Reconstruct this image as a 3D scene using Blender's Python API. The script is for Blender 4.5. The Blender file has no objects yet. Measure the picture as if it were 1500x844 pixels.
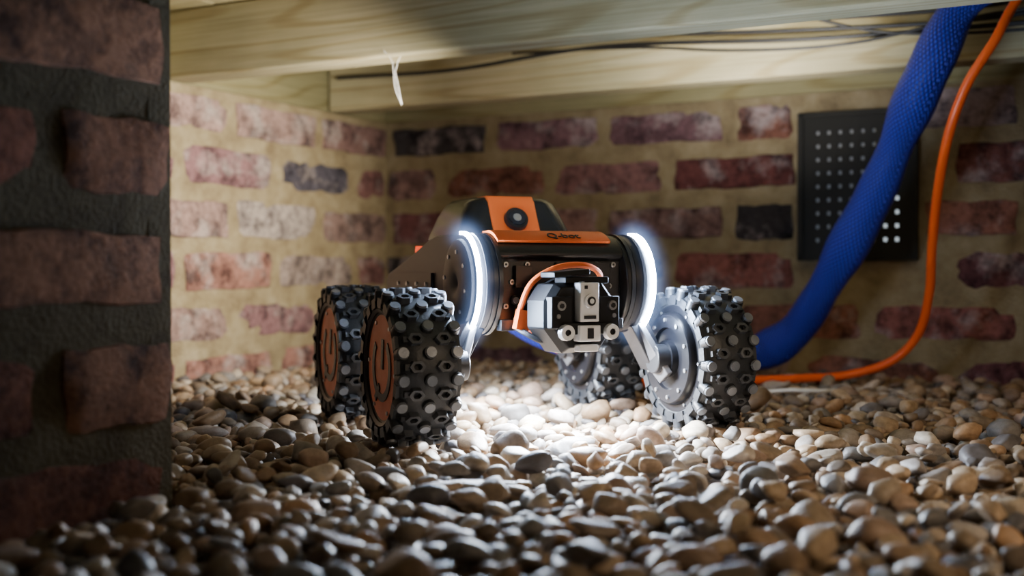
import bpy, bmesh, math, random
import numpy as np
from mathutils import Vector, Matrix
random.seed(7); rng=np.random.default_rng(7)
scene=bpy.context.scene
col=scene.collection
ANG=math.radians(28)
E=Vector((math.cos(ANG),-math.sin(ANG),0))      # along back wall, to the right
N=Vector((math.sin(ANG),math.cos(ANG),0))       # into back wall
C=Vector((-.2237,2.056,0))                      # room corner

# ---------------------------------------------------------------- materials
def newmat(name):
    m=bpy.data.materials.new(name); m.use_nodes=True
    nt=m.node_tree; b=nt.nodes["Principled BSDF"]
    return m,nt,b
def simple(name,c,rough=.5,metal=0,emit=None,es=0,bump=0,bscale=200,spec=None,var=0):
    m,nt,b=newmat(name)
    b.inputs["Base Color"].default_value=(*c,1); b.inputs["Roughness"].default_value=rough
    b.inputs["Metallic"].default_value=metal
    if spec is not None: b.inputs["Specular IOR Level"].default_value=spec
    if emit: b.inputs["Emission Color"].default_value=(*emit,1); b.inputs["Emission Strength"].default_value=es
    tc=nt.nodes.new("ShaderNodeTexCoord"); n=nt.nodes.new("ShaderNodeTexNoise")
    n.inputs["Scale"].default_value=bscale; nt.links.new(tc.outputs["Object"],n.inputs["Vector"])
    if bump:
        bp=nt.nodes.new("ShaderNodeBump"); bp.inputs["Strength"].default_value=bump; bp.inputs["Distance"].default_value=.001
        nt.links.new(n.outputs["Fac"],bp.inputs["Height"]); nt.links.new(bp.outputs[0],b.inputs["Normal"])
    if var:
        n2=nt.nodes.new("ShaderNodeTexNoise"); n2.inputs["Scale"].default_value=40; n2.inputs["Detail"].default_value=5
        nt.links.new(tc.outputs["Object"],n2.inputs["Vector"])
        r=nt.nodes.new("ShaderNodeValToRGB"); r.color_ramp.elements[0].position=.35; r.color_ramp.elements[1].position=.7
        r.color_ramp.elements[0].color=(*c,1); r.color_ramp.elements[1].color=(*[x+var for x in c],1)
        nt.links.new(n2.outputs["Fac"],r.inputs[0]); nt.links.new(r.outputs[0],b.inputs["Base Color"])
    return m
def N_(nt,t,**kw):
    n=nt.nodes.new(t)
    for k,v in kw.items():
        if k in n.inputs: n.inputs[k].default_value=v
        else: setattr(n,k,v)
    return n
def ramp(nt,els):
    r=nt.nodes.new("ShaderNodeValToRGB"); cr=r.color_ramp
    while len(cr.elements)<len(els): cr.elements.new(.5)
    for e,(p,c) in zip(cr.elements,els): e.position=p; e.color=(*c,1)
    return r
def mix(nt,fac,a,b,blend='MIX'):
    m=nt.nodes.new("ShaderNodeMix"); m.data_type='RGBA'; m.blend_type=blend
    for s,v in ((m.inputs[0],fac),(m.inputs[6],a),(m.inputs[7],b)):
        if hasattr(v,'links') or isinstance(v,bpy.types.NodeSocket): nt.links.new(v,s)
        elif isinstance(v,tuple): s.default_value=(*v,1)
        else: s.default_value=v
    return m.outputs[2]

def brick_mat(name="old_brick",bloom=(.43,.36,.37),pos=.51):
    m,nt,b=newmat(name)
    at=N_(nt,"ShaderNodeAttribute",attribute_name="Col"); tc=N_(nt,"ShaderNodeTexCoord")
    n1=N_(nt,"ShaderNodeTexNoise",Scale=14.,Detail=8.,Roughness=.65); nt.links.new(tc.outputs["Object"],n1.inputs["Vector"])
    n2=N_(nt,"ShaderNodeTexNoise",Scale=120.,Detail=6.,Roughness=.7); nt.links.new(tc.outputs["Object"],n2.inputs["Vector"])
    n3=N_(nt,"ShaderNodeTexNoise",Scale=24.,Detail=9.,Roughness=.75); nt.links.new(tc.outputs["Object"],n3.inputs["Vector"])
    rl=ramp(nt,[(pos,(0,0,0)),(pos+.14,(.9,.9,.9))]); nt.links.new(n1.outputs["Fac"],rl.inputs[0])
    c=mix(nt,rl.outputs[0],at.outputs["Color"],bloom)
    rd=ramp(nt,[(.38,(.14,.13,.16)),(.54,(1,1,1))]); nt.links.new(n3.outputs["Fac"],rd.inputs[0])
    c=mix(nt,.85,c,rd.outputs[0],'MULTIPLY')
    rs=ramp(nt,[(.3,(.6,.6,.6)),(.65,(1.15,1.15,1.15))]); nt.links.new(n2.outputs["Fac"],rs.inputs[0])
    c=mix(nt,1.,c,rs.outputs[0],'MULTIPLY')
    nt.links.new(c,b.inputs["Base Color"]); b.inputs["Roughness"].default_value=.92; b.inputs["Specular IOR Level"].default_value=.2
    ad=N_(nt,"ShaderNodeMath",operation='ADD'); nt.links.new(n2.outputs["Fac"],ad.inputs[0]); nt.links.new(n3.outputs["Fac"],ad.inputs[1])
    bp=N_(nt,"ShaderNodeBump",Strength=.8,Distance=.004); nt.links.new(ad.outputs[0],bp.inputs["Height"]); nt.links.new(bp.outputs[0],b.inputs["Normal"])
    return m
def mortar_mat(name="sandy_mortar",k=1.):
    m,nt,b=newmat(name)
    tc=N_(nt,"ShaderNodeTexCoord")
    n1=N_(nt,"ShaderNodeTexNoise",Scale=25.,Detail=8.,Roughness=.65); nt.links.new(tc.outputs["Object"],n1.inputs["Vector"])
    n2=N_(nt,"ShaderNodeTexNoise",Scale=300.,Detail=4.); nt.links.new(tc.outputs["Object"],n2.inputs["Vector"])
    r=ramp(nt,[(.3,(.20*k,.15*k,.09*k)),(.5,(.32*k,.26*k,.155*k)),(.7,(.42*k,.355*k,.235*k))]); nt.links.new(n1.outputs["Fac"],r.inputs[0])
    nt.links.new(r.outputs[0],b.inputs["Base Color"]); b.inputs["Roughness"].default_value=.95; b.inputs["Specular IOR Level"].default_value=.15
    ad=N_(nt,"ShaderNodeMath",operation='ADD'); nt.links.new(n1.outputs["Fac"],ad.inputs[0]); nt.links.new(n2.outputs["Fac"],ad.inputs[1])
    bp=N_(nt,"ShaderNodeBump",Strength=.8,Distance=.006 if k>.5 else .002); nt.links.new(ad.outputs[0],bp.inputs["Height"]); nt.links.new(bp.outputs[0],b.inputs["Normal"])
    return m
def wood_mat(name="treated_pine",tint=(1,1,1)):
    m,nt,b=newmat(name)
    tc=N_(nt,"ShaderNodeTexCoord"); mp=N_(nt,"ShaderNodeMapping"); mp.inputs["Scale"].default_value=(1.5,70,70)
    nt.links.new(tc.outputs["Object"],mp.inputs["Vector"])
    w=N_(nt,"ShaderNodeTexNoise",Scale=3.2,Detail=6.,Roughness=.6,Distortion=.2); nt.links.new(mp.outputs[0],w.inputs["Vector"])
    mp2=N_(nt,"ShaderNodeMapping"); mp2.inputs["Scale"].default_value=(2.6,9,9); nt.links.new(tc.outputs["Object"],mp2.inputs["Vector"])
    v=N_(nt,"ShaderNodeTexVoronoi",Scale=1.2); nt.links.new(mp2.outputs[0],v.inputs["Vector"])
    mp3=N_(nt,"ShaderNodeMapping"); mp3.inputs["Scale"].default_value=(.10,1,1); nt.links.new(tc.outputs["Object"],mp3.inputs["Vector"])
    nd=N_(nt,"ShaderNodeTexNoise",Scale=9.,Detail=1.); nt.links.new(mp3.outputs[0],nd.inputs["Vector"])
    wv=N_(nt,"ShaderNodeMath",operation='MULTIPLY'); nt.links.new(nd.outputs["Fac"],wv.inputs[0]); wv.inputs[1].default_value=110.
    sn=N_(nt,"ShaderNodeMath",operation='SINE'); nt.links.new(wv.outputs[0],sn.inputs[0])
    nb=N_(nt,"ShaderNodeTexNoise",Scale=5.,Detail=4.); nt.links.new(tc.outputs["Object"],nb.inputs["Vector"])
    r=ramp(nt,[(.28,(.36,.32,.20)),(.5,(.46,.42,.285)),(.72,(.55,.505,.36))]); nt.links.new(w.outputs["Fac"],r.inputs[0])
    r2=ramp(nt,[(.0,(1,1,1)),(.6,(.97,.96,.93)),(1.,(.74,.67,.54))]); nt.links.new(sn.outputs[0],r2.inputs[0])
    c=mix(nt,.8,r.outputs[0],r2.outputs[0],'MULTIPLY')
    rb=ramp(nt,[(.35,(.78,.80,.74)),(.65,(1.08,1.06,1.0))]); nt.links.new(nb.outputs["Fac"],rb.inputs[0])
    c=mix(nt,1.,c,rb.outputs[0],'MULTIPLY')
    kn=ramp(nt,[(.03,(.22,.14,.08)),(.10,(1,1,1))]); nt.links.new(v.outputs["Distance"],kn.inputs[0])
    c=mix(nt,.85,c,kn.outputs[0],'MULTIPLY')
    c=mix(nt,1.,c,tint,'MULTIPLY')
    nt.links.new(c,b.inputs["Base Color"]); b.inputs["Roughness"].default_value=.75; b.inputs["Specular IOR Level"].default_value=.25
    bp=N_(nt,"ShaderNodeBump",Strength=.4,Distance=.001); nt.links.new(w.outputs["Fac"],bp.inputs["Height"]); nt.links.new(bp.outputs[0],b.inputs["Normal"])
    return m
def pebble_mat():
    m,nt,b=newmat("river_pebble")
    at=N_(nt,"ShaderNodeAttribute",attribute_name="Col"); tc=N_(nt,"ShaderNodeTexCoord")
    n=N_(nt,"ShaderNodeTexNoise",Scale=110.,Detail=6.,Roughness=.7); nt.links.new(tc.outputs["Object"],n.inputs["Vector"])
    r=ramp(nt,[(.3,(.62,.58,.53)),(.7,(1.28,1.24,1.18))]); nt.links.new(n.outputs["Fac"],r.inputs[0])
    c=mix(nt,1.,at.outputs["Color"],r.outputs[0],'MULTIPLY')
    nt.links.new(c,b.inputs["Base Color"]); b.inputs["Roughness"].default_value=.52; b.inputs["Specular IOR Level"].default_value=.4
    bp=N_(nt,"ShaderNodeBump",Strength=.5,Distance=.0012); nt.links.new(n.outputs["Fac"],bp.inputs["Height"]); nt.links.new(bp.outputs[0],b.inputs["Normal"])
    return m
def hose_mat():
    m,nt,b=newmat("blue_braided_sleeve")
    uv=N_(nt,"ShaderNodeUVMap"); uv.uv_map="UVMap"
    outs=[]
    for s in (1,-1):
        mp=N_(nt,"ShaderNodeMapping"); mp.inputs["Rotation"].default_value=(0,0,s*math.radians(32)); nt.links.new(uv.outputs[0],mp.inputs["Vector"])
        w=N_(nt,"ShaderNodeTexWave",Scale=3.4,bands_direction='X'); nt.links.new(mp.outputs[0],w.inputs["Vector"]); outs.append(w.outputs["Fac"])
    mx=N_(nt,"ShaderNodeMath",operation='MULTIPLY'); nt.links.new(outs[0],mx.inputs[0]); nt.links.new(outs[1],mx.inputs[1])
    r=ramp(nt,[(0.0,(.002,.008,.15)),(.3,(.006,.025,.60)),(1,(.05,.13,1.0))]); nt.links.new(mx.outputs[0],r.inputs[0])
    nt.links.new(r.outputs[0],b.inputs["Base Color"]); b.inputs["Roughness"].default_value=.42
    bp=N_(nt,"ShaderNodeBump",Strength=.9,Distance=.002); nt.links.new(mx.outputs[0],bp.inputs["Height"]); nt.links.new(bp.outputs[0],b.inputs["Normal"])
    return m
M_brick=brick_mat(); M_mortar=mortar_mat(k=.92); M_wood=wood_mat(); M_wood2=wood_mat("weathered_pine",(.66,.66,.56)); M_peb=pebble_mat(); M_hose=hose_mat()
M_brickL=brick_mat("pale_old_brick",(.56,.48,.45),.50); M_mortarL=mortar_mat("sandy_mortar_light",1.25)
M_brickP=brick_mat("shaded_brick",(.18,.11,.075),.56); M_mortarP=mortar_mat("shaded_mortar",.26)  # shade on the pier put into darker brick and mortar colours
M_orangecable=simple("orange_cable_sheath",(.90,.12,.012),.4,bump=.1)
M_black=simple("black_anodised_shell",(.010,.010,.012),.38,bump=.12,bscale=900)
M_tool=simple("black_tool_metal",(.007,.007,.008),.45,bump=.1,spec=.25)
M_blackg=simple("black_gloss_plastic",(.009,.009,.011),.2)
M_drum=simple("black_motor_casing",(.007,.007,.009),.3,spec=.3)
M_rub=simple("tyre_rubber",(.013,.015,.019),.45,bump=.3,bscale=400,var=.015)
M_stud=simple("worn_tyre_stud",(.11,.125,.15),.34,metal=.2,bump=.25,bscale=500,var=.11)
M_lug=simple("tyre_lug",(.028,.032,.040),.42,bump=.2,bscale=500,var=.045)
M_orange=simple("orange_panel",(.92,.16,.025),.42,bump=.05)
M_rust=simple("orange_hub_disc",(.90,.24,.11),.5,var=.06)
M_steel=simple("brushed_steel",(.55,.56,.58),.3,metal=.9,bump=.1)
M_alu=simple("silver_aluminium",(.78,.79,.81),.42,metal=.3,bump=.1)
M_arm=simple("grey_arm_casting",(.13,.13,.14),.38,metal=.5,bump=.1)
M_led=simple("led_strip_emitter",(1,1,1),.5,emit=(.58,.74,1.0),es=1050)
M_glass=simple("lens_glass",(.01,.012,.02),.05)
M_dark=simple("dark_soil",(.06,.05,.04),.95,bump=1,bscale=60)
M_vent=simple("black_vent_plastic",(.007,.007,.006),.6,bump=.2,spec=.3)
M_white=simple("white_plastic",(.75,.75,.72),.5)
M_redlamp=simple("red_marker_lens",(.9,.06,.02),.3,emit=(1,.08,.02),es=1.5)
M_daylight=simple("daylight_behind_grille",(.8,.8,.8),.9,emit=(.8,.92,1.),es=.8)
M_daydim=simple("dim_light_behind_grille",(.4,.4,.4),.9,emit=(.75,.85,1.),es=.06)
M_web=simple("cobweb_silk",(.8,.8,.8),.7)
M_wire=simple("black_cable_sheath",(.010,.010,.012),.5)

# ---------------------------------------------------------------- mesh builder
class MB:
    def __init__(s): s.v=[]; s.f=[]; s.m=[]; 
    def add(s,v,f,m=0,M=None):
        o=len(s.v)
        for p in v:
            p=Vector(p); s.v.append(tuple(M@p) if M is not None else tuple(p))
        for q in f: s.f.append(tuple(i+o for i in q)); s.m.append(m)
    def box(s,c,sz,m=0,R=None):
        x,y,z=[d/2 for d in sz]; c=Vector(c)
        v=[Vector((a*x,b*y,k*z)) for a in(-1,1) for b in(-1,1) for k in(-1,1)]
        if R is not None: v=[R@p for p in v]
        s.add([c+p for p in v],[(0,1,3,2),(4,6,7,5),(0,4,5,1),(2,3,7,6),(0,2,6,4),(1,5,7,3)],m)
    def cyl(s,p0,p1,r0,r1=None,n=24,m=0,caps=True):
        r1=r0 if r1 is None else r1; p0=Vector(p0);p1=Vector(p1); d=(p1-p0).normalized()
        a=d.orthogonal().normalized(); b=d.cross(a); v=[]
        for p,r in((p0,r0),(p1,r1)):
            for i in range(n):
                t=2*math.pi*i/n; v.append(p+a*(r*math.cos(t))+b*(r*math.sin(t)))
        f=[(i,(i+1)%n,n+(i+1)%n,n+i) for i in range(n)]
        if caps: f+= [tuple(range(n-1,-1,-1)),tuple(range(n,2*n))]
        s.add(v,f,m)
    def lathe(s,prof,n=48,m=0,closed=False,a0=0,a1=2*math.pi,cx=(0,0,0)):
        full=abs(a1-a0-2*math.pi)<1e-6; k=len(prof); v=[]; cnt=n if full else n+1
        for i in range(cnt):
            t=a0+(a1-a0)*i/n
            for x,r in prof: v.append((cx[0]+x,cx[1]+r*math.cos(t),cx[2]+r*math.sin(t)))
        f=[]
        for i in range(n):
            j=(i+1)%cnt
            for q in range(k if closed else k-1):
                q2=(q+1)%k; f.append((i*k+q,j*k+q,j*k+q2,i*k+q2))
        if closed and not full:
            f.append(tuple(range(k))); f.append(tuple((cnt-1)*k+q for q in range(k-1,-1,-1)))
        s.add(v,f,m)
    def prism(s,poly,x0,x1,m=0,sc1=1,M=None):
        k=len(poly); v=[(x0,y,z) for y,z in poly]+[(x1,y,z) for y,z in poly]
        f=[(i,(i+1)%k,k+(i+1)%k,k+i) for i in range(k)]+[tuple(range(k-1,-1,-1)),tuple(range(k,2*k))]
        s.add(v,f,m,M)
    def tube(s,pts,r,n=10,m=0):
        P=smoothpath(pts); k=len(P); v=[]; up=None
        for i,p in enumerate(P):
            d=(P[min(i+1,k-1)]-P[max(i-1,0)]).normalized()
            if up is None: up=d.orthogonal().normalized()
            up=(up-d*up.dot(d)).normalized(); b=d.cross(up)
            rr=r(i/(k-1)) if callable(r) else r
            for j in range(n):
                t=2*math.pi*j/n; v.append(p+up*(rr*math.cos(t))+b*(rr*math.sin(t)))
        f=[(i*n+j,i*n+(j+1)%n,(i+1)*n+(j+1)%n,(i+1)*n+j) for i in range(k-1) for j in range(n)]
        f+=[tuple(range(n-1,-1,-1)),tuple((k-1)*n+j for j in range(n))]
        s.add(v,f,m); return P
    def obj(s,name,mats,parent=None,smooth=35,bevel=0,loc=None,rot=None):
        me=bpy.data.meshes.new(name); me.from_pydata(s.v,[],s.f)
        for a in mats: me.materials.append(a)
        me.polygons.foreach_set("material_index",s.m)
        bm=bmesh.new(); bm.from_mesh(me); bmesh.ops.recalc_face_normals(bm,faces=bm.faces); bm.to_mesh(me); bm.free()
        if smooth:
            me.polygons.foreach_set("use_smooth",[True]*len(me.polygons)); me.set_sharp_from_angle(angle=math.radians(smooth))
        o=bpy.data.objects.new(name,me); col.objects.link(o)
        if parent: o.parent=parent
        if loc is not None: o.location=loc
        if rot is not None: o.rotation_euler=rot
        if bevel:
            b=o.modifiers.new("bevel",'BEVEL'); b.width=bevel; b.segments=2; b.limit_method='ANGLE'; b.angle_limit=math.radians(35)
        return o
def smoothpath(pts,seg=10):
    pts=[Vector(p) for p in pts]
    if len(pts)<3: return [pts[0].lerp(pts[1],i/seg) for i in range(seg+1)]
    Q=[pts[0]*2-pts[1]]+pts+[pts[-1]*2-pts[-2]]; out=[]
    for i in range(1,len(Q)-2):
        a,b,c,d=Q[i-1:i+3]
        for j in range(seg):
            t=j/seg; out.append(.5*((2*b)+(c-a)*t+(2*a-5*b+4*c-d)*t*t+(3*b-a-3*c+d)*t**3))
    out.append(pts[-1]); return out
def empty(name,loc=(0,0,0),rz=0,parent=None):
    e=bpy.data.objects.new(name,None); e.empty_display_size=.05; col.objects.link(e); e.location=loc; e.rotation_euler=(0,0,rz)
    if parent: e.parent=parent
    return e

# ---------------------------------------------------------------- brick walls (real bricks proud of mortar)
PAL=[(.20,.068,.062),(.24,.095,.085),(.19,.08,.09),(.28,.17,.16),(.32,.24,.23),(.23,.12,.12),(.045,.04,.055),(.20,.11,.13),(.27,.12,.09),(.17,.06,.06),(.05,.045,.05)]
def brick_wall(name,origin,xdir,length,zt,zb,courses,joints,pitch=.205,skip=None,pal=PAL,parent=None,thick=.10,x0=0,mort=True,seed=1,mats=None):
    """local x along wall, local y into the wall, z up. origin on the mortar face"""
    R=random.Random(seed)
    V=[];F=[];Cc=[];mi=[]
    nx,nz=14,7
    for ci,zc in enumerate(courses):
        j=joints[ci%2]; k=int((x0-j)/pitch)-1
        while j+k*pitch<length:
            a=j+k*pitch+.0075+R.uniform(0,.003); b=j+(k+1)*pitch-.0075-R.uniform(0,.003); k+=1
            if b<x0+.02 or a>length-.01: continue
            a=max(a,x0+.004); b=min(b,length)
            if skip and skip(a,b,zc):
                s0,s1=skip(a,b,zc)
                if s1-s0<.03: continue
                a,b=s0,s1
            c=pal[R.randrange(len(pal))]; br=R.uniform(.8,1.25); c=[max(0,q*br) for q in c]
            h=.0275+R.uniform(-.0025,.002); dz=R.uniform(-.002,.002); pr=R.uniform(.001,.006); tilt=R.uniform(-.02,.02)
            ph=[R.uniform(0,6) for _ in range(6)]
            o=len(V)
            for i in range(nx+1):
                for q in range(nz+1):
                    u=i/nx; w=q/nz
                    eu=min(u,1-u)*(b-a); ew=min(w,1-w)*2*h
                    x=a+(b-a)*u; z=zc+dz+(-h+2*h*w)+tilt*(u-.5)*(b-a)
                    ex=(1-min(1,eu/.02)); ez=(1-min(1,ew/.014))
                    x+=.0022*math.sin(w*7+ph[0])*ex*(1 if u<.5 else -1)
                    z+=.0022*math.sin(u*11+ph[1])*ez+.0012*math.sin(u*29+ph[2])*ez
                    y=-pr-.0012*math.sin(u*6+ph[3])*math.sin(w*5+ph[4])-.0008*R.random()
                    if u in(0,1) or w in(0,1): y=.008
                    else:
                        if i in(1,nx-1): y+=.0022; 
                        if q in(1,nz-1): y+=.0018
                    if i==1: x=a+.003+.0022*math.sin(w*7+ph[0])
                    if i==nx-1: x=b-.003-.0022*math.sin(w*7+ph[0])
                    if q==1: z-=(2*h/nz-.003)
                    if q==nz-1: z+=(2*h/nz-.003)
                    V.append((x,y,z)); Cc.append((*c,1))
            for i in range(nx):
                for q in range(nz):
                    F.append((o+i*(nz+1)+q,o+(i+1)*(nz+1)+q,o+(i+1)*(nz+1)+q+1,o+i*(nz+1)+q+1)); mi.append(0)
    if mort:
        o=len(V); mx=int((length-x0)/.02); mz=int((zt-zb)/.02)
        for i in range(mx+1):
            for q in range(mz+1):
                edge=i in(0,mx) or q in(0,mz)
                V.append((x0+(length-x0)*i/mx,0 if edge else R.uniform(-.0012,.0012),zb+(zt-zb)*q/mz)); Cc.append((.4,.3,.2,1))
        for i in range(mx):
            for q in range(mz):
                F.append((o+i*(mz+1)+q,o+(i+1)*(mz+1)+q,o+(i+1)*(mz+1)+q+1,o+i*(mz+1)+q+1)); mi.append(1)
        o=len(V); L=length
        for p in [(x0,0,zb),(L,0,zb),(L,0,zt),(x0,0,zt),(x0,thick,zb),(L,thick,zb),(L,thick,zt),(x0,thick,zt)]: V.append(p); Cc.append((.4,.3,.2,1))
        for f in [(4,7,6,5),(0,4,5,1),(3,2,6,7),(0,3,7,4),(1,5,6,2)]: F.append(tuple(o+i for i in f)); mi.append(1)
    me=bpy.data.meshes.new(name); me.from_pydata(V,[],F)
    for mm in (mats or (M_brick,M_mortar)): me.materials.append(mm)
    me.polygons.foreach_set("material_index",mi); me.polygons.foreach_set("use_smooth",[True]*len(F)); me.set_sharp_from_angle(angle=math.radians(50))
    ca=me.color_attributes.new("Col",'FLOAT_COLOR','POINT'); ca.data.foreach_set("color",np.array(Cc,dtype=np.float32).ravel())
    ob=bpy.data.objects.new(name,me); col.objects.link(ob)
    X=Vector(xdir).normalized(); Y=Vector((-X.y,X.x,0)); M=Matrix.Identity(4)
    for r in range(3): M[r][0]=X[r]; M[r][1]=Y[r]; M[r][2]=(0,0,1)[r]; M[r][3]=origin[r]
    if parent: ob.parent=parent
    ob.matrix_world=M
    return ob
courses=[.374-.0745*i for i in range(7)]
VS0,VS1,VZ0,VZ1=.7375,.897,.169,.376
def vskip(a,b,zc):
    if VZ0-.02<zc<VZ1+.02:
        if b>VS0-.008 and a<VS1+.008:
            l=(a,VS0-.012); r=(VS1+.012,b)
            return l if (l[1]-l[0])>(r[1]-r[0]) else r
    return None
brick_wall("wall_back",C,E,2.4,.41,-.06,courses,[.214,.117],.206,skip=vskip,seed=5)
LWL=2.3
o=C-N*LWL
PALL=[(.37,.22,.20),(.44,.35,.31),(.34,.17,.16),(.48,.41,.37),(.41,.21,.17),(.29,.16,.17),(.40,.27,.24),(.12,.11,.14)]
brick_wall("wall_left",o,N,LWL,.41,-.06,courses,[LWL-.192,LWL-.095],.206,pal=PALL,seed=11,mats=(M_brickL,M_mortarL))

# brick pier in foreground
pier=empty("brick_pier",(-.24,.80,0))
bpy.context.view_layer.update()
pf=Vector((-.235,.80,0))
PW=.36; PT=.26
def pierface(n,orig,xd,L,seed,jt):
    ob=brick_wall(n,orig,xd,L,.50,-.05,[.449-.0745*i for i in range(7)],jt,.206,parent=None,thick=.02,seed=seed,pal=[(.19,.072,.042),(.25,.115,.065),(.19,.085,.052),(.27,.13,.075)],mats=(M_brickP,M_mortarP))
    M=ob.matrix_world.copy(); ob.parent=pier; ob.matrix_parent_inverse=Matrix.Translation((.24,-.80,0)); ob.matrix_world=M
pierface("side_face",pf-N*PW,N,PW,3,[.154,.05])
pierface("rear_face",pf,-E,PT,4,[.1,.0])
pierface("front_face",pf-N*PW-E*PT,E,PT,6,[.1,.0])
b=MB(); b.box((0,0,0),(PT-.04,PW-.04,.55),0); ob=b.obj("core",[M_mortarP],pier)
ob.location=(pf-N*PW/2-E*PT/2+Vector((0,0,.226))-Vector((-.24,.80,0))); ob.rotation_euler=(0,0,-ANG)

# ---------------------------------------------------------------- ground
b=MB(); b.box((.2,.9,-.05),(4.4,4.2,.03)); b.obj("floor",[M_dark],smooth=0)

RO=Vector((.0460,1.072,0)); RYAW=math.radians(21.5)
RM=Matrix.Translation(RO)@Matrix.Rotation(RYAW,4,'Z')
WR=.07; WW=.027
WP=[(-.147,0),(.143,0),(-.147,.205),(.143,.215)]
wheel_foot=[(RM@Vector((x,y,0))) for x,y in WP]

def ico(sub):
    bm=bmesh.new(); bmesh.ops.create_icosphere(bm,subdivisions=sub,radius=1); bm.verts.ensure_lookup_table()
    v=np.array([q.co[:] for q in bm.verts]); f=np.array([[q.index for q in g.verts] for g in bm.faces]); bm.free(); return v,f
I3,F3=ico(3); I2,F2=ico(2)
NP=110; protos=[]
for i in range(NP):
    a=float(np.clip(rng.lognormal(math.log(.0082),.36),.0042,.0175)); bb=a*rng.uniform(.55,.90); c=a*rng.uniform(.36,.66)
    ks=rng.normal(size=(4,3))*1.7; ph=rng.uniform(0,6.28,4); am=rng.uniform(.02,.08,4)
    pn=rng.normal(size=(6,3)); pn/=np.linalg.norm(pn,axis=1)[:,None]; pd=rng.uniform(.50,.85,6)
    def shape(v,ks=ks,ph=ph,am=am,pn=pn,pd=pd,ax=(a,bb,c)):
        v=v.copy()
        for n_,d_ in zip(pn,pd):
            t=v@n_-d_; v-=np.outer(np.maximum(t,0)*.8,n_)
        s=1+sum(am[k]*np.sin(v@ks[k]+ph[k]) for k in range(4)); v=v*s[:,None]
        return v*np.array(ax)*1.11
    protos.append((a,bb,c,shape(I3),shape(I2)))
cell=.003
X0,X1,Y0,Y1=-1.25,1.35,.12,2.25
gx=int((X1-X0)/cell); gy=int((Y1-Y0)/cell)
H=np.full((gx,gy),-.028)
XX=X0+(np.arange(gx)+.5)*cell; YY=Y0+(np.arange(gy)+.5)*cell
PX,PY=np.meshgrid(XX,YY,indexing='ij')
rel=(PX-C.x)*N.x+(PY-C.y)*N.y; relE=(PX-C.x)*E.x+(PY-C.y)*E.y
ok=(rel<-.014)&(relE>.014)&(np.abs(PX)<.46*PY+.20)
pl=(PX-pf.x)*(-N.x)+(PY-pf.y)*(-N.y); pw=(PX-pf.x)*(-E.x)+(PY-pf.y)*(-E.y)
ok&=~((pl>-.014)&(pl<PW+.014)&(pw>-.016)&(pw<PT+.014))
mg=12; ok[:mg]=0; ok[-mg:]=0; ok[:,:mg]=0; ok[:,-mg:]=0
sites=np.argwhere(ok)
foot=[]
for i,(a,bb,c,_,_) in enumerate(protos):
    L=[]
    for k in range(8):
        t=k*math.pi/8; n_=int(a/cell)+1
        di,dj=np.meshgrid(np.arange(-n_,n_+1),np.arange(-n_,n_+1),indexing='ij'); x=di*cell;y=dj*cell
        u=(x*math.cos(t)+y*math.sin(t))/a; w=(-x*math.sin(t)+y*math.cos(t))/bb; r2=u*u+w*w; mk=r2<1
        L.append((di[mk],dj[mk],c*np.sqrt(1-r2[mk])))
    foot.append(L)
placed=[]
NMAX=int(len(sites)*cell*cell/ (math.pi*.0087*.0064)*3.1)
NMAX=min(NMAX,66000)
ns=len(sites); si=rng.integers(0,ns,size=(NMAX,5)); pi_=rng.integers(0,NP,NMAX); ki=rng.integers(0,8,NMAX)
for n_ in range(NMAX):
    di,dj,pr=foot[pi_[n_]][ki[n_]]; best=None
    for s_ in si[n_]:
        i,j=sites[s_]
        z=(H[i+di,j+dj]+pr*.82).max()
        if best is None or z<best[0]: best=(z,i,j)
    z,i,j=best
    H[i+di,j+dj]=np.maximum(H[i+di,j+dj],z+pr)
    placed.append((X0+(i+.5)*cell,Y0+(j+.5)*cell,z,pi_[n_],ki[n_]*math.pi/8))
P=np.array(placed)
lvl=np.percentile(H[ok],72)
P[:,2]-=lvl
print("pebbles",len(P),"lvl",lvl,"mean",H[ok].mean())
u_=np.array([math.cos(RYAW),math.sin(RYAW)]); v_=np.array([-math.sin(RYAW),math.cos(RYAW)])
WZ=WR-.004
for wf in wheel_foot:
    d=P[:,:2]-np.array([wf.x,wf.y]); du=np.abs(d@u_); dv=np.abs(d@v_)
    near=(du<.036)&(dv<.07)
    surf=WZ-np.sqrt(np.maximum(WR**2-np.minimum(dv,.068)**2,0))
    cc=np.array([protos[int(k)][2] for k in P[:,3]])
    top=P[:,2]+cc*.9
    P[:,2]=np.where(near&(top>surf),surf-cc*.9,P[:,2])
keep=P[:,2]>-.026
P=P[keep]
pal=np.array([(.42,.34,.26),(.48,.36,.24),(.35,.27,.19),(.56,.48,.38),(.25,.24,.24),(.16,.15,.16),(.44,.28,.16),(.64,.57,.49),(.38,.34,.32),(.30,.20,.12),(.52,.39,.27),(.42,.30,.23),(.28,.22,.17),(.42,.38,.35),(.38,.26,.17),(.24,.18,.13)])
VV=[];FF=[];CO=[];off=0
for (x,y,z,pi,yaw) in P:
    pr=protos[int(pi)]; hi=(y<1.0 and abs(x)<.48*y+.03)
    v=pr[3] if hi else pr[4]; f=F3 if hi else F2
    R=Matrix.Rotation(yaw+(math.pi if rng.random()<.5 else 0),3,'Z')@Matrix.Rotation(rng.normal()*.34,3,'X')@Matrix.Rotation(rng.normal()*.28,3,'Y')
    v=v@np.array(R).T+np.array([x,y,z])
    VV.append(v); FF.append(f+off); off+=len(v)
    c=pal[rng.integers(0,len(pal))]*rng.uniform(.6,1.1)*.84; CO.append(np.tile(np.append(c,1.),(len(v),1)))
VV=np.concatenate(VV).astype(np.float32); FF=np.concatenate(FF).astype(np.int32); CO=np.concatenate(CO).astype(np.float32)
print("pebble faces",len(FF))
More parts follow.
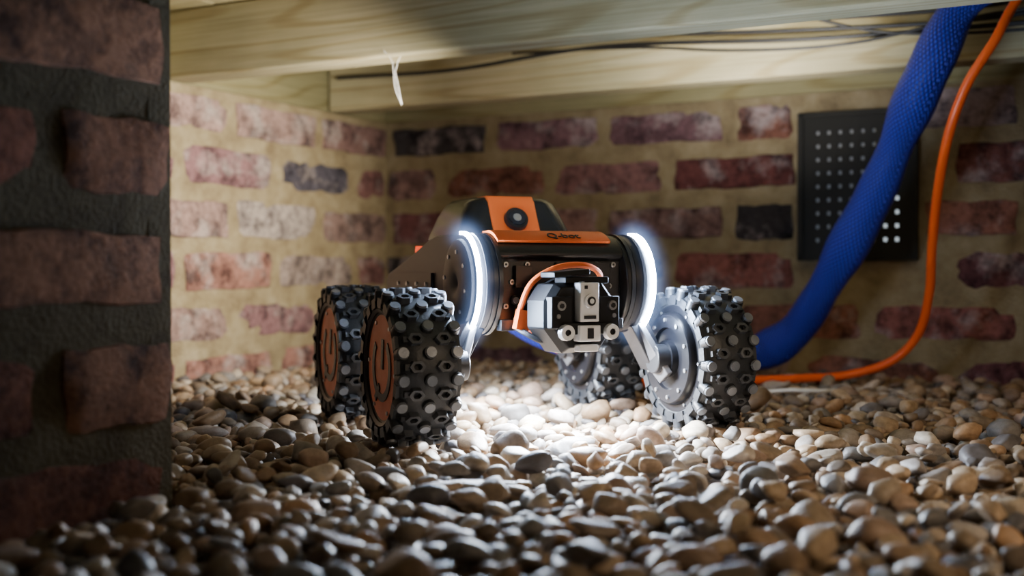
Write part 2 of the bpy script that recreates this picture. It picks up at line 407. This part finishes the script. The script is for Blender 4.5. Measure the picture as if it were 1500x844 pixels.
me=bpy.data.meshes.new("gravel_pebbles"); me.vertices.add(len(VV)); me.vertices.foreach_set("co",VV.ravel())
me.loops.add(FF.size); me.loops.foreach_set("vertex_index",FF.ravel()); me.polygons.add(len(FF))
me.polygons.foreach_set("loop_start",np.arange(0,FF.size,3,dtype=np.int32)); 
me.polygons.foreach_set("use_smooth",np.ones(len(FF),dtype=bool)); me.update(calc_edges=True); me.validate()
ca=me.color_attributes.new("Col",'FLOAT_COLOR','POINT'); ca.data.foreach_set("color",CO.ravel())
me.materials.append(M_peb); go=bpy.data.objects.new("gravel_pebbles",me); col.objects.link(go)

# ---------------------------------------------------------------- joists and deck
def beam(name,start,length,h,t,z0,mat,xdir=E,bev=.003):
    b=MB(); b.box((length/2,t/2,h/2),(length,t,h)); ob=b.obj(name,[mat],smooth=0,bevel=bev)
    ob.location=(start.x,start.y,z0); ob.rotation_euler=(0,0,math.atan2(xdir.y,xdir.x)); return ob
J1=C-N*.534; J2=C-N*.17
beam("floor_joist",J1+E*.005,2.3,.092,.045,.4105,M_wood)
beam("floor_joist.001",J2+E*.004,2.3,.092,.045,.4105,M_wood)
beam("floor_joist.002",C-N*.95+E*.01,2.3,.092,.045,.4105,M_wood2)
beam("trim_rim_back",C-E*.10,2.5,.09,.05,.4105,M_wood2)
beam("trim_rim_left",C-N*2.3,2.3,.09,.05,.4105,M_wood2,xdir=N)
b=MB(); k=0; Rr=random.Random(3)
for i in range(17):
    w=.14; x=-.05+i*(w+.003)
    b.box((x+w/2,-1.1,.009+Rr.uniform(0,.002)),(w,2.4,.018))
ob=b.obj("ceiling",[wood_mat("deck_board",(.85,.82,.74))],smooth=0); ob.location=(C.x,C.y,.503); ob.rotation_euler=(0,0,-ANG)
# ---------------------------------------------------------------- vent
vent=empty("air_vent_grille",C+E*((VS0+VS1)/2)+Vector((0,0,(VZ0+VZ1)/2)),-ANG)
vw=VS1-VS0; vh=VZ1-VZ0; b=MB()
nc,nr=8,9; fr=.016; cw=(vw-2*fr)/nc; ch=(vh-2*fr)/nr; hs=.0054; y0,y1=-.010,-.004
for i in range(nc+1):
    xa=-vw/2+fr+i*cw-(cw-hs)/2; xb=xa+(cw-hs)
    if i==0: xa=-vw/2
    if i==nc: xb=vw/2
    b.box(((xa+xb)/2,(y0+y1)/2,0),(xb-xa,y1-y0,vh))
for j in range(nr+1):
    za=-vh/2+fr+j*ch-(ch-hs)/2; zb=za+(ch-hs)
    if j==0: za=-vh/2
    if j==nr: zb=vh/2
    b.box((0,(y0+y1)/2+.0002,(za+zb)/2),(vw,y1-y0,zb-za))
b.box((-vw/2,-.007,0),(.008,.016,vh+.008)); b.box((vw/2,-.007,0),(.008,.016,vh+.008)); b.box((0,-.007,vh/2),(vw,.016,.008)); b.box((0,-.007,-vh/2),(vw,.016,.008))
b.obj("grille",[M_vent],vent,smooth=0)
b=MB(); b.box((vw*.31,-.0022,-.005),(vw*.30,.0015,vh*.85)); b.obj("outside_daylight",[M_daylight],vent,smooth=0)
b=MB(); b.box((-vw*.14,-.0022,0),(vw*.58,.0012,vh*.9)); b.obj("duct_back",[M_daydim],vent,smooth=0)

# ---------------------------------------------------------------- hose and cables
def tube_obj(name,pts,r,mat,n=12,uvs=None):
    b=MB(); Pp=b.tube(pts,r,n); ob=b.obj(name,[mat],smooth=60)
    me=ob.data; uv=me.uv_layers.new(name="UVMap")
    cum=[0]
    for i in range(1,len(Pp)): cum.append(cum[-1]+(Pp[i]-Pp[i-1]).length)
    rr=r(0.5) if callable(r) else r
    for p in me.polygons:
        vs=[me.loops[l].vertex_index for l in p.loop_indices]; js=[v%n for v in vs]; wrap=(0 in js and n-1 in js and len(vs)==4)
        for l in p.loop_indices:
            v=me.loops[l].vertex_index; i,j=divmod(v,n); jj=j+n if (wrap and j==0) else j
            uv.data[l].uv=(jj/n*2*math.pi*rr*20, cum[min(i,len(cum)-1)]*20)
    return ob
hose=[(.62,1.33,.492),(.553,1.34,.487),(.5216,1.36,.455),(.495,1.38,.391),(.480,1.42,.331),(.4638,1.46,.2634),(.441,1.50,.196),(.415,1.55,.1245),(.3906,1.60,.0672),(.350,1.63,.036),(.29,1.60,.030),(.2,1.50,.030),(.06,1.42,.07),(-.03,1.35,.120)]
tube_obj("blue_braided_hose",hose,lambda t:.0242+.0024*math.sin(t*31)+.0012*math.sin(t*67+1),M_hose,n=28)
oc=[(.64,1.28,.50),(.58,1.29,.475),(.560,1.30,.447),(.539,1.30,.4077),(.516,1.32,.361),(.5066,1.35,.3064),(.512,1.4,.238),(.5206,1.44,.173),(.5285,1.47,.1215),(.525,1.5,.068),(.496,1.52,.031),(.441,1.53,.0125),(.3755,1.52,.009),(.30,1.50,.008),(.2,1.44,.010),(.1,1.38,.03),(-.01,1.31,.11)]
tube_obj("orange_power_cable",oc,.0056,M_orangecable,n=14)
tube_obj("white_cable",[(.29,1.38,.005),(.33,1.38,.008),(.37,1.39,.006),(.40,1.42,.004)],.0025,M_white,n=8)
wires=empty("black_wiring_run",J2)
def wp(s,off,z): return (J2+E*s-N*off+Vector((0,0,z)))-J2
W=MB()
W.tube([wp(.03,.012,.462),wp(.25,.02,.456),wp(.5,.015,.470),wp(.8,.02,.452),wp(1.1,.02,.447),wp(1.5,.02,.44)],.0032,8)
W.tube([wp(.45,.008,.50),wp(.6,.02,.478),wp(.8,.03,.462),wp(1.0,.03,.455),wp(1.2,.02,.468),wp(1.6,.02,.47)],.0028,8)
W.tube([wp(.42,.008,.498),wp(.58,.03,.482),wp(.75,.04,.475),wp(1.0,.03,.470),wp(1.15,.03,.485),wp(1.5,.02,.49)],.0025,8)
W.tube([wp(.6,.01,.5),wp(.75,.03,.49),wp(.9,.03,.448),wp(1.1,.03,.438),wp(1.3,.03,.455),wp(1.6,.02,.45)],.0022,8)
W.tube([wp(.35,.010,.474),wp(.55,.02,.463),wp(.7,.03,.444),wp(.85,.03,.440),wp(1.05,.03,.462),wp(1.5,.02,.475)],.0022,8)
W.obj("wires",[M_wire],wires)
cw_=empty("cobweb",J1+E*.362-N*.002+Vector((0,0,.412)))
W=MB()
for q in ([(0,0,.006),(.010,.002,-.008),(.014,0,-.040),(.022,0,-.060)],[(.026,0,.006),(.018,0,-.006),(.014,0,-.02)],[(.014,0,-.02),(.018,0,-.04),(.022,0,-.060)]):
    W.tube(q,.0003,5)
W.obj("strands",[M_web],cw_)

# ---------------------------------------------------------------- robot
rob=empty("crawler_robot",RO,RYAW)
def wheel(name,x,y,side):
    w=empty(name,(x,y,WZ),0,rob); w.rotation_euler=(random.uniform(0,.3),0,0)
    b=MB()
    prof=[(-.020,.040),(-.024,.046),(-.0265,.054),(-.0262,.0600),(-.022,.0635),(-.010,.0645),(0,.0648),(.010,.0645),(.022,.0635),(.0262,.0600),(.0265,.054),(.024,.046),(.020,.040)]
    b.lathe(prof,64,0,closed=True)
    n=18
    def lug(xc,t,R0,R1,shape,m,wx=1.,hole=False):
        rad=Vector((0,math.cos(t),math.sin(t))); tan=Vector((0,-math.sin(t),math.cos(t))); ax=Vector((1,0,0))
        k=len(shape)
        v=[ax*(xc+p[0])+tan*p[1]+rad*R0 for p in shape]+[ax*(xc+p[0]*.9)+tan*p[1]*.9+rad*R1 for p in shape]
        f=[(i,(i+1)%k,k+(i+1)%k,k+i) for i in range(k)]
        if not hole: f.append(tuple(range(k,2*k)))
        else:
            v+= [ax*(xc+p[0]*.52)+tan*p[1]*.52+rad*R1 for p in shape]+[ax*(xc+p[0]*.5)+tan*p[1]*.5+rad*R0 for p in shape]
            f+=[(k+i,k+(i+1)%k,2*k+(i+1)%k,2*k+i) for i in range(k)]+[(2*k+i,2*k+(i+1)%k,3*k+(i+1)%k,3*k+i) for i in range(k)]
        b.add(v,f,m)
    circ=[(.0050*math.cos(q*math.pi/7),.0050*math.sin(q*math.pi/7)) for q in range(14)]
    circ2=[(p[0]*1.22,p[1]*1.22) for p in circ]
    hexa=[(-.0078,0),(-.0040,.0050),(.0040,.0050),(.0078,0),(.0040,-.0050),(-.0040,-.0050)]
    for i in range(n):
        t=2*math.pi*i/n; th=t+math.pi/n
        for xc in (-.0235,.0235):
            lug(xc,t,.058,.0665,circ2,0); lug(xc,t,.0664,.0685,circ,1)
        lug(0,t,.062,.0682,circ2,0); lug(0,t,.0680,.0698,circ,1)
        for xc in (-.0122,.0122):
            lug(xc,th,.062,.0696,hexa,2,hole=True)
        for sx in(-1,1):
            b.box((sx*.0262,.0565*math.cos(th),.0565*math.sin(th)),(.004,.0085,.0115),0,Matrix.Rotation(th,3,'X'))
            b.box((sx*.0185,.0650*math.cos(th),.0650*math.sin(th)),(.008,.004,.005),0,Matrix.Rotation(th,3,'X'))
    b.obj("tyre",[M_rub,M_stud,M_lug],w,smooth=40)
    b=MB(); s=side
    b.lathe([(s*.012,.001),(s*.012,.047),(s*.026,.048),(s*.0275,.051),(s*.024,.054),(s*.01,.052)],64,0)
    b.obj("rim",[M_black],w)
    b=MB()
    b.lathe([(s*.0225,.0002),(s*.024,.0005),(s*.024,.0465),(s*.0195,.0475)],64,0)
    r0,r1=.023,.030
    b.lathe([(s*.0241,r0),(s*.0250,r0),(s*.0250,r1),(s*.0241,r1)],40,1,closed=True,a0=math.radians(125),a1=math.radians(400))
    b.box((s*.0246,-.002,.012),(.0010,.006,.026),1)
    b.box((s*.0246,.012,-.024),(.0010,.006,.018),1,Matrix.Rotation(.7,3,'X'))
    for q in range(6):
        t=q*math.pi/3; b.cyl((s*.0238,.042*math.cos(t),.042*math.sin(t)),(s*.0252,.042*math.cos(t),.042*math.sin(t)),.0018,n=10,m=2)
    b.obj("hub_disc",[M_rust,M_black,M_steel],w)
    b=MB()
    b.lathe([(-s*.006,.0005),(-s*.0,.052),(-s*.022,.053),(-s*.026,.051),(-s*.026,.045),(-s*.031,.044),(-s*.033,.042),(-s*.033,.030),(-s*.030,.029),(-s*.030,.018),(-s*.036,.017),(-s*.036,.0003)],64,0)
    for q in range(10):
        t=q*math.pi/5+.2; b.cyl((-s*.032,.037*math.cos(t),.037*math.sin(t)),(-s*.0345,.037*math.cos(t),.037*math.sin(t)),.002,n=12,m=1)
    for q in range(6):
        t=q*math.pi/3; b.cyl((-s*.0255,.048*math.cos(t),.048*math.sin(t)),(-s*.0272,.048*math.cos(t),.048*math.sin(t)),.0014,n=10,m=1)
    b.obj("motor_drum",[M_drum,M_steel],w)
    return w
for i,(x,y) in enumerate(WP): wheel("wheel_%d"%(i+1),x,y,-1 if x<0 else 1)
# suspension arms
b=MB()
for x,y in WP:
    s=-1 if x<0 else 1; yy=.035 if y<.1 else .185
    x0=s*.078; x1=s*.108
    poly=[(yy-.022,.122),(yy+.022,.122),(y+.016,WZ-.012),(y,WZ-.022),(y-.016,WZ-.012)]
    v=[(x0,poly[0][0],poly[0][1]),(x0,poly[1][0],poly[1][1]),(x1,poly[2][0],poly[2][1]),(x1,poly[3][0],poly[3][1]),(x1,poly[4][0],poly[4][1])]
    th=.006
    v2=[(p[0]-s*th,p[1],p[2]-th*.3) for p in v]
    b.add(v+v2,[(0,1,2,3,4),(9,8,7,6,5)]+[(i,(i+1)%5,5+(i+1)%5,5+i) for i in range(5)],0)
    b.cyl((s*.094,y,WZ),(s*.122,y,WZ),.014,n=24,m=1)
    b.box((s*.094,(y+yy)/2,WZ+.014),(.018,.026,.05),1,Matrix.Rotation(s*-.5,3,'Y'))
b.obj("suspension_arms",[M_arm,M_black],rob,bevel=.001)
# hull
CY,CZ,CR=.03,.138,.046
arc=[(CY-CR*math.cos(math.radians(a)),CZ+CR*math.sin(math.radians(a))) for a in range(-90,91,10)]
b=MB()
prof=arc+[(.10,.1842),(.125,.181),(.20,.163),(.275,.147),(.285,.140),(.285,.108),(.275,.098)]
HW=.089
b.prism(prof,-HW,-.064); b.prism(prof,.060,HW)
mid=[(CY-.030,.100),(CY-.030,.160),(CY-.036,.164),(CY-.035,.168),(CY-.030,.1735),(CY-.022,.1795),(CY-.012,.1835),(CY,.1845),(.10,.1850),(.125,.182),(.20,.164),(.275,.148),(.285,.140),(.285,.108),(.275,.098)]
b.prism(mid,-.0645,.0605)
b.obj("hull",[M_black],rob,smooth=30,bevel=.0012)
b=MB()
for s in(-1,1):
    for xx,rr in((.066,.0475),(.071,.0465),(.078,.0475)):
        b.lathe([(s*xx-.0018,CR-.004),(s*xx-.0018,rr),(s*xx+.0018,rr),(s*xx+.0018,CR-.004)],40,0,closed=True,a0=math.radians(80),a1=math.radians(280),cx=(0,CY,CZ))
    b.lathe([(s*HW,.0005),(s*(HW+.001),.0005),(s*(HW+.0055),.010),(s*(HW+.0055),.034),(s*(HW+.003),.0405),(s*HW,.0425)],48,0,cx=(0,CY,CZ))
    for q in range(8):
        t=q*math.pi/4+.2; b.cyl((s*(HW+.005),CY+.030*math.cos(t),CZ+.030*math.sin(t)),(s*(HW+.0065),CY+.030*math.cos(t),CZ+.030*math.sin(t)),.002,n=10,m=1)
    b.box((s*(HW+.0015),.175,.137),(.003,.13,.022),0)
    for q in range(4): b.cyl((s*(HW+.0025),.125+q*.033,.137),(s*(HW+.0045),.125+q*.033,.137),.0022,n=10,m=1)
b.obj("drum_flanges",[M_black,M_steel],rob,smooth=30)
b=MB()
for s in(-1,1):
    xa=s*.0868-.0016; xb=xa+.0032
    b.lathe([(xa,.0455),(xa,.0486),(xb,.0486),(xb,.0455)],28,0,closed=True,a0=math.radians(86),a1=math.radians(274),cx=(0,CY,CZ))
b.obj("led_strips",[M_led],rob,smooth=0)
# added self-lit volume around each strip, imitates lens bloom
m=bpy.data.materials.new("led_glow_volume"); m.use_nodes=True; nt=m.node_tree; nt.nodes.clear()
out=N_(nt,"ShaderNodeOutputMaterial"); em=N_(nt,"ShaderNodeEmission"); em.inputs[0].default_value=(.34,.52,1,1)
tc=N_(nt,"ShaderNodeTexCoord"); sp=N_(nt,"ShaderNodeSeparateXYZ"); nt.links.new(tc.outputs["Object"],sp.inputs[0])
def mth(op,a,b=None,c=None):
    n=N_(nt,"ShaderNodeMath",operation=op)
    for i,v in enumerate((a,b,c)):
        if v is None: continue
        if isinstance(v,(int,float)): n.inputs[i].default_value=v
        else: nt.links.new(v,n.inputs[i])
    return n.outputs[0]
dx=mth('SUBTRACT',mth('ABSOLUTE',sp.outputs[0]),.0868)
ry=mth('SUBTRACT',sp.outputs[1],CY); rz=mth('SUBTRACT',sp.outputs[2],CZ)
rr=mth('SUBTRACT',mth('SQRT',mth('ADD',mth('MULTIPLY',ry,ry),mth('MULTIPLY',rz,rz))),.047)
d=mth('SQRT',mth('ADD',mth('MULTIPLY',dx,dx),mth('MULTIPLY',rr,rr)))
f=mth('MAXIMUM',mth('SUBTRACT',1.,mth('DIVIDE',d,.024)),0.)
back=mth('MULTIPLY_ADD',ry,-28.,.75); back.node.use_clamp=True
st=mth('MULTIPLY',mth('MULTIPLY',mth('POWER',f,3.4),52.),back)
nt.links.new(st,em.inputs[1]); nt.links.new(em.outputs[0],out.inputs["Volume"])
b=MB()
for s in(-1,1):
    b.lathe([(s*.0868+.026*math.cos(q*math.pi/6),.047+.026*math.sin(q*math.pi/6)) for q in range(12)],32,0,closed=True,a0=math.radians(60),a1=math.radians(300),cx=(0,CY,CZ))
b.obj("led_glow",[m],rob)
b=MB()
b.lathe([(-.063,.0475),(-.063,.0500),(.050,.0500),(.050,.0475)],16,0,closed=True,a0=math.radians(92),a1=math.radians(127),cx=(0,CY,CZ))
b.box((-.0065,CY+.004,.1865),(.113,.014,.002),0)
b.obj("orange_band",[M_orange],rob,smooth=30)
cu=bpy.data.curves.new("label",'FONT'); cu.body="Q-bot"; cu.size=.013; cu.extrude=.0004; cu.align_x='CENTER'; cu.align_y='CENTER'
lo=bpy.data.objects.new("label_text",cu); col.objects.link(lo); lo.parent=rob; cu.materials.append(M_black)
ta=math.radians(118); lo.location=(.004,CY+.0506*math.cos(ta),CZ+.0506*math.sin(ta)); lo.rotation_euler=(math.radians(28),0,0)
def loft(rings,m=0):
    b_=MB(); k=len(rings[0]); v=[p for r in rings for p in r]
    f=[(i*k+j,i*k+(j+1)%k,(i+1)*k+(j+1)%k,(i+1)*k+j) for i in range(len(rings)-1) for j in range(k)]
    f+=[tuple(range(k-1,-1,-1)),tuple((len(rings)-1)*k+j for j in range(k))]
    b_.add(v,f,m); return b_
def rrect(hx,ya,yb,r,z,n=5,cut=.02):
    pts=[]
    for cx,cy,a0 in((hx-r,yb-r,0),(-hx+r,yb-r,90),(-hx+r,ya+r,180),(hx-r,ya+r,270)):
        for i in range(n+1):
            a=math.radians(a0+90*i/n); pts.append((cx+r*math.cos(a),cy+r*math.sin(a),z))
    return pts
b=loft([rrect(.062,.095,.235,.022,.176),rrect(.0615,.098,.233,.022,.186),rrect(.054,.110,.222,.020,.207),rrect(.048,.116,.214,.018,.219),rrect(.041,.123,.207,.016,.2245)])
b.obj("sensor_pod",[M_blackg],rob,smooth=50)
b=MB()
sx0,sx1=-.030,.020
path=[(.0935,.180),(.0960,.1865),(.1083,.2075),(.1145,.2200),(.1215,.2262),(.205,.2262)]
inner=[(y+.003,z-.002) for y,z in path]
poly=path+inner[::-1]
b.prism(poly,sx0,sx1,0); b.obj("pod_stripe",[M_orange],rob,smooth=30,bevel=.0006)
b=MB(); nrm=Vector((0,-.86,.5)).normalized(); c0=Vector((-.005,.1030,.2010))
b.cyl(c0,c0+nrm*.005,.0125,.0118,32,0); b.cyl(c0+nrm*.005,c0+nrm*.0058,.0090,.0085,32,1); b.cyl(c0+nrm*.0056,c0+nrm*.0064,.0045,.004,24,2)
b.obj("pod_camera",[M_black,M_glass,M_steel],rob)
b=MB(); b.cyl((-.078,.19,.165),(-.078,.19,.176),.006,.005,20,0); b.obj("marker_lamp",[M_redlamp],rob)
b=MB(); b.cyl((-.078,.19,.158),(-.078,.19,.166),.0075,n=20); b.obj("marker_lamp_base",[M_black],rob)

b=MB(); yf=CY-.030
for x,z in [(-.056,.156),(-.056,.118),(-.046,.106),(-.050,.140),(.052,.156),(.052,.118),(.044,.106),(.048,.136),(-.035,.156),(.035,.156),(-.058,.100),(.054,.101)]:
    b.cyl((x,yf+.001,z),(x,yf-.0022,z),.0026,n=14,m=1); b.cyl((x,yf-.002,z),(x,yf-.0027,z),.0012,n=6,m=0)
b.cyl((-.047,yf+.001,.1235),(-.047,yf-.004,.1235),.0045,n=20,m=0); b.cyl((-.047,yf-.0038,.1235),(-.047,yf-.0046,.1235),.003,n=16,m=1)
b.box((.020,yf-.002,.145),(.055,.004,.026),0); b.box((-.040,yf-.003,.145),(.016,.006,.02),0)
b.box((-.002,yf-.002,.101),(.122,.012,.010),0)
b.obj("front_panel_fittings",[M_black,M_steel],rob,bevel=.0006)
b=MB()
b.tube([(-.047,-.004,.098),(-.048,-.018,.118),(-.040,-.026,.140),(-.018,-.030,.153),(.010,-.028,.155),(.028,-.022,.147),(.030,-.012,.130)],.0028,10,0)
b.box((-.046,-.016,.106),(.012,.010,.018),0,Matrix.Rotation(.2,3,'Y'))
b.tube([(-.050,-.006,.100),(-.045,-.024,.094),(-.034,-.034,.088),(-.025,-.036,.092),(-.020,-.03,.102)],.0028,10,1)
b.tube([(-.047,-.006,.112),(-.036,-.024,.132),(-.020,-.034,.143),(0,-.034,.144)],.0022,8,1)
b.tube([(-.044,-.014,.100),(-.040,-.026,.091),(-.030,-.036,.086)],.0010,8,2)
b.obj("tool_hoses",[M_orange,M_wire,M_white],rob)
tool=empty("spray_tool",(-.008,-.046,.114),0,rob); tool.rotation_euler=(0,0,math.radians(6))
b=MB()
b.prism([(.046,-.02),(.046,.02),(.02,.022),(.02,-.022)],-.02,.02,0)
oct_=[(-.036,-.014),(-.036,.010),(-.026,.025),(.022,.027),(.034,.012),(.036,-.012),(.020,-.034),(-.018,-.036)]
k=len(oct_); v=[(x,.022,z) for x,z in oct_]+[(x,-.008,z) for x,z in oct_]+[(x*.86,-.016,z*.86) for x,z in oct_]
f=[(i,(i+1)%k,k+(i+1)%k,k+i) for i in range(k)]+[(k+i,k+(i+1)%k,2*k+(i+1)%k,2*k+i) for i in range(k)]+[tuple(range(k)),tuple(range(2*k,3*k))]
b.add(v,f,0)
b.box((-.024,-.014,.000),(.020,.012,.028),0); b.box((.024,-.014,.000),(.020,.012,.028),0)
b.box((0,-.016,-.014),(.050,.014,.010),0)
b.box((-.012,-.004,.034),(.036,.026,.005),0,Matrix.Rotation(-.08,3,'Y')); b.box((.006,-.002,.028),(.044,.02,.006),0)
b.obj("tool_block",[M_tool],tool,smooth=30,bevel=.001)
b=MB()
b.box((0,-.020,.009),(.019,.012,.034),0); b.box((0,-.021,-.018),(.021,.012,.014),0); b.box((0,-.020,-.031),(.019,.010,.006),0)
b.obj("tool_centre_bar",[M_alu],tool,smooth=30,bevel=.0009)
b=MB()
b.cyl((0,-.0255,.010),(0,-.0285,.010),.0062,n=24,m=0); b.cyl((0,-.028,.010),(0,-.0295,.010),.0040,n=20,m=1); b.cyl((0,-.029,.010),(0,-.0298,.010),.0022,n=16,m=0)
b.box((0,-.0262,-.004),(.012,.001,.003),1); b.box((0,-.0272,-.018),(.006,.001,.009),1); b.box((-.004,-.0262,.022),(.003,.001,.003),1)
for x in(-.0225,.0225):
    b.lathe([(0,.0028),(0.0,.0066),(.003,.0070),(.006,.0070),(.006,.0028)],28,0)
    nv=28*5; 
    for q in range(len(b.v)-nv,len(b.v)):
        p=b.v[q]; b.v[q]=(x+p[1],-.0275+p[0],-.017+p[2])
    b.cyl((x,-.022,-.017),(x,-.0255,-.017),.0030,n=16,m=1)
    b.cyl((x*1.15,-.0195,.006),(x*1.15,-.0225,.006),.0042,n=20,m=2); b.cyl((x*1.15,-.0222,.006),(x*1.15,-.0232,.006),.0024,n=6,m=1)
    b.cyl((x*1.25,-.0195,-.003),(x*1.25,-.0212,-.003),.0020,n=12,m=2)
b.cyl((-.004,-.016,.024),(-.004,-.0215,.024),.003,n=14,m=2)
b.obj("tool_fixings",[M_alu,M_black,M_steel],tool,smooth=30)

# ---------------------------------------------------------------- camera, lights, world
cam=bpy.data.cameras.new("camera"); co=bpy.data.objects.new("camera",cam); col.objects.link(co)
co.location=(0,0,.15); co.rotation_euler=(math.radians(90-.84),0,0); cam.lens=40.8; cam.sensor_width=36; cam.clip_start=.01
cam.dof.use_dof=True; cam.dof.focus_distance=1.04; cam.dof.aperture_fstop=4.0
scene.camera=co
def lamp(name,typ,loc,energy,colr,size=.05,target=None,spot=None,parent=None,spread=None):
    l=bpy.data.lights.new(name,typ); l.energy=energy; l.color=colr
    if typ=='AREA':
        l.size=size
        if spread: l.spread=math.radians(spread)
    else: l.shadow_soft_size=size
    ob=bpy.data.objects.new(name,l); col.objects.link(ob); ob.location=loc
    if parent: ob.parent=parent
    if target is not None: ob.rotation_euler=(Vector(target)-Vector(loc)).to_track_quat('-Z','Y').to_euler()
    if spot: l.spot_size=math.radians(spot); l.spot_blend=.9
    return ob
lamp("work_lamp_left",'SPOT',(-.02,1.30,.32),24,(1,.90,.74),.04,(-.56,1.68,.24),98)
lamp("work_lamp_right",'AREA',(.27,1.36,.31),1.6,(1,.93,.82),.08,(.26,1.50,.50),spread=130)
lamp("front_right_fill",'AREA',(.60,.28,.42),1.25,(1,.76,.52),.25,(.44,.92,0),spread=105)  # warm fill added from the upper front right; no hatch is built
lamp("under_hull_lamp",'AREA',(0,.01,.086),10,(.82,.90,1),.06,(0,-.02,0),parent=rob)
lamp("under_hull_lamp_rear",'AREA',(0,.20,.09),5,(.82,.90,1),.06,(0,.20,0),parent=rob)
w=bpy.data.worlds.new("world"); scene.world=w; w.use_nodes=True
w.node_tree.nodes["Background"].inputs[0].default_value=(.9,.8,.65,1); w.node_tree.nodes["Background"].inputs[1].default_value=.007
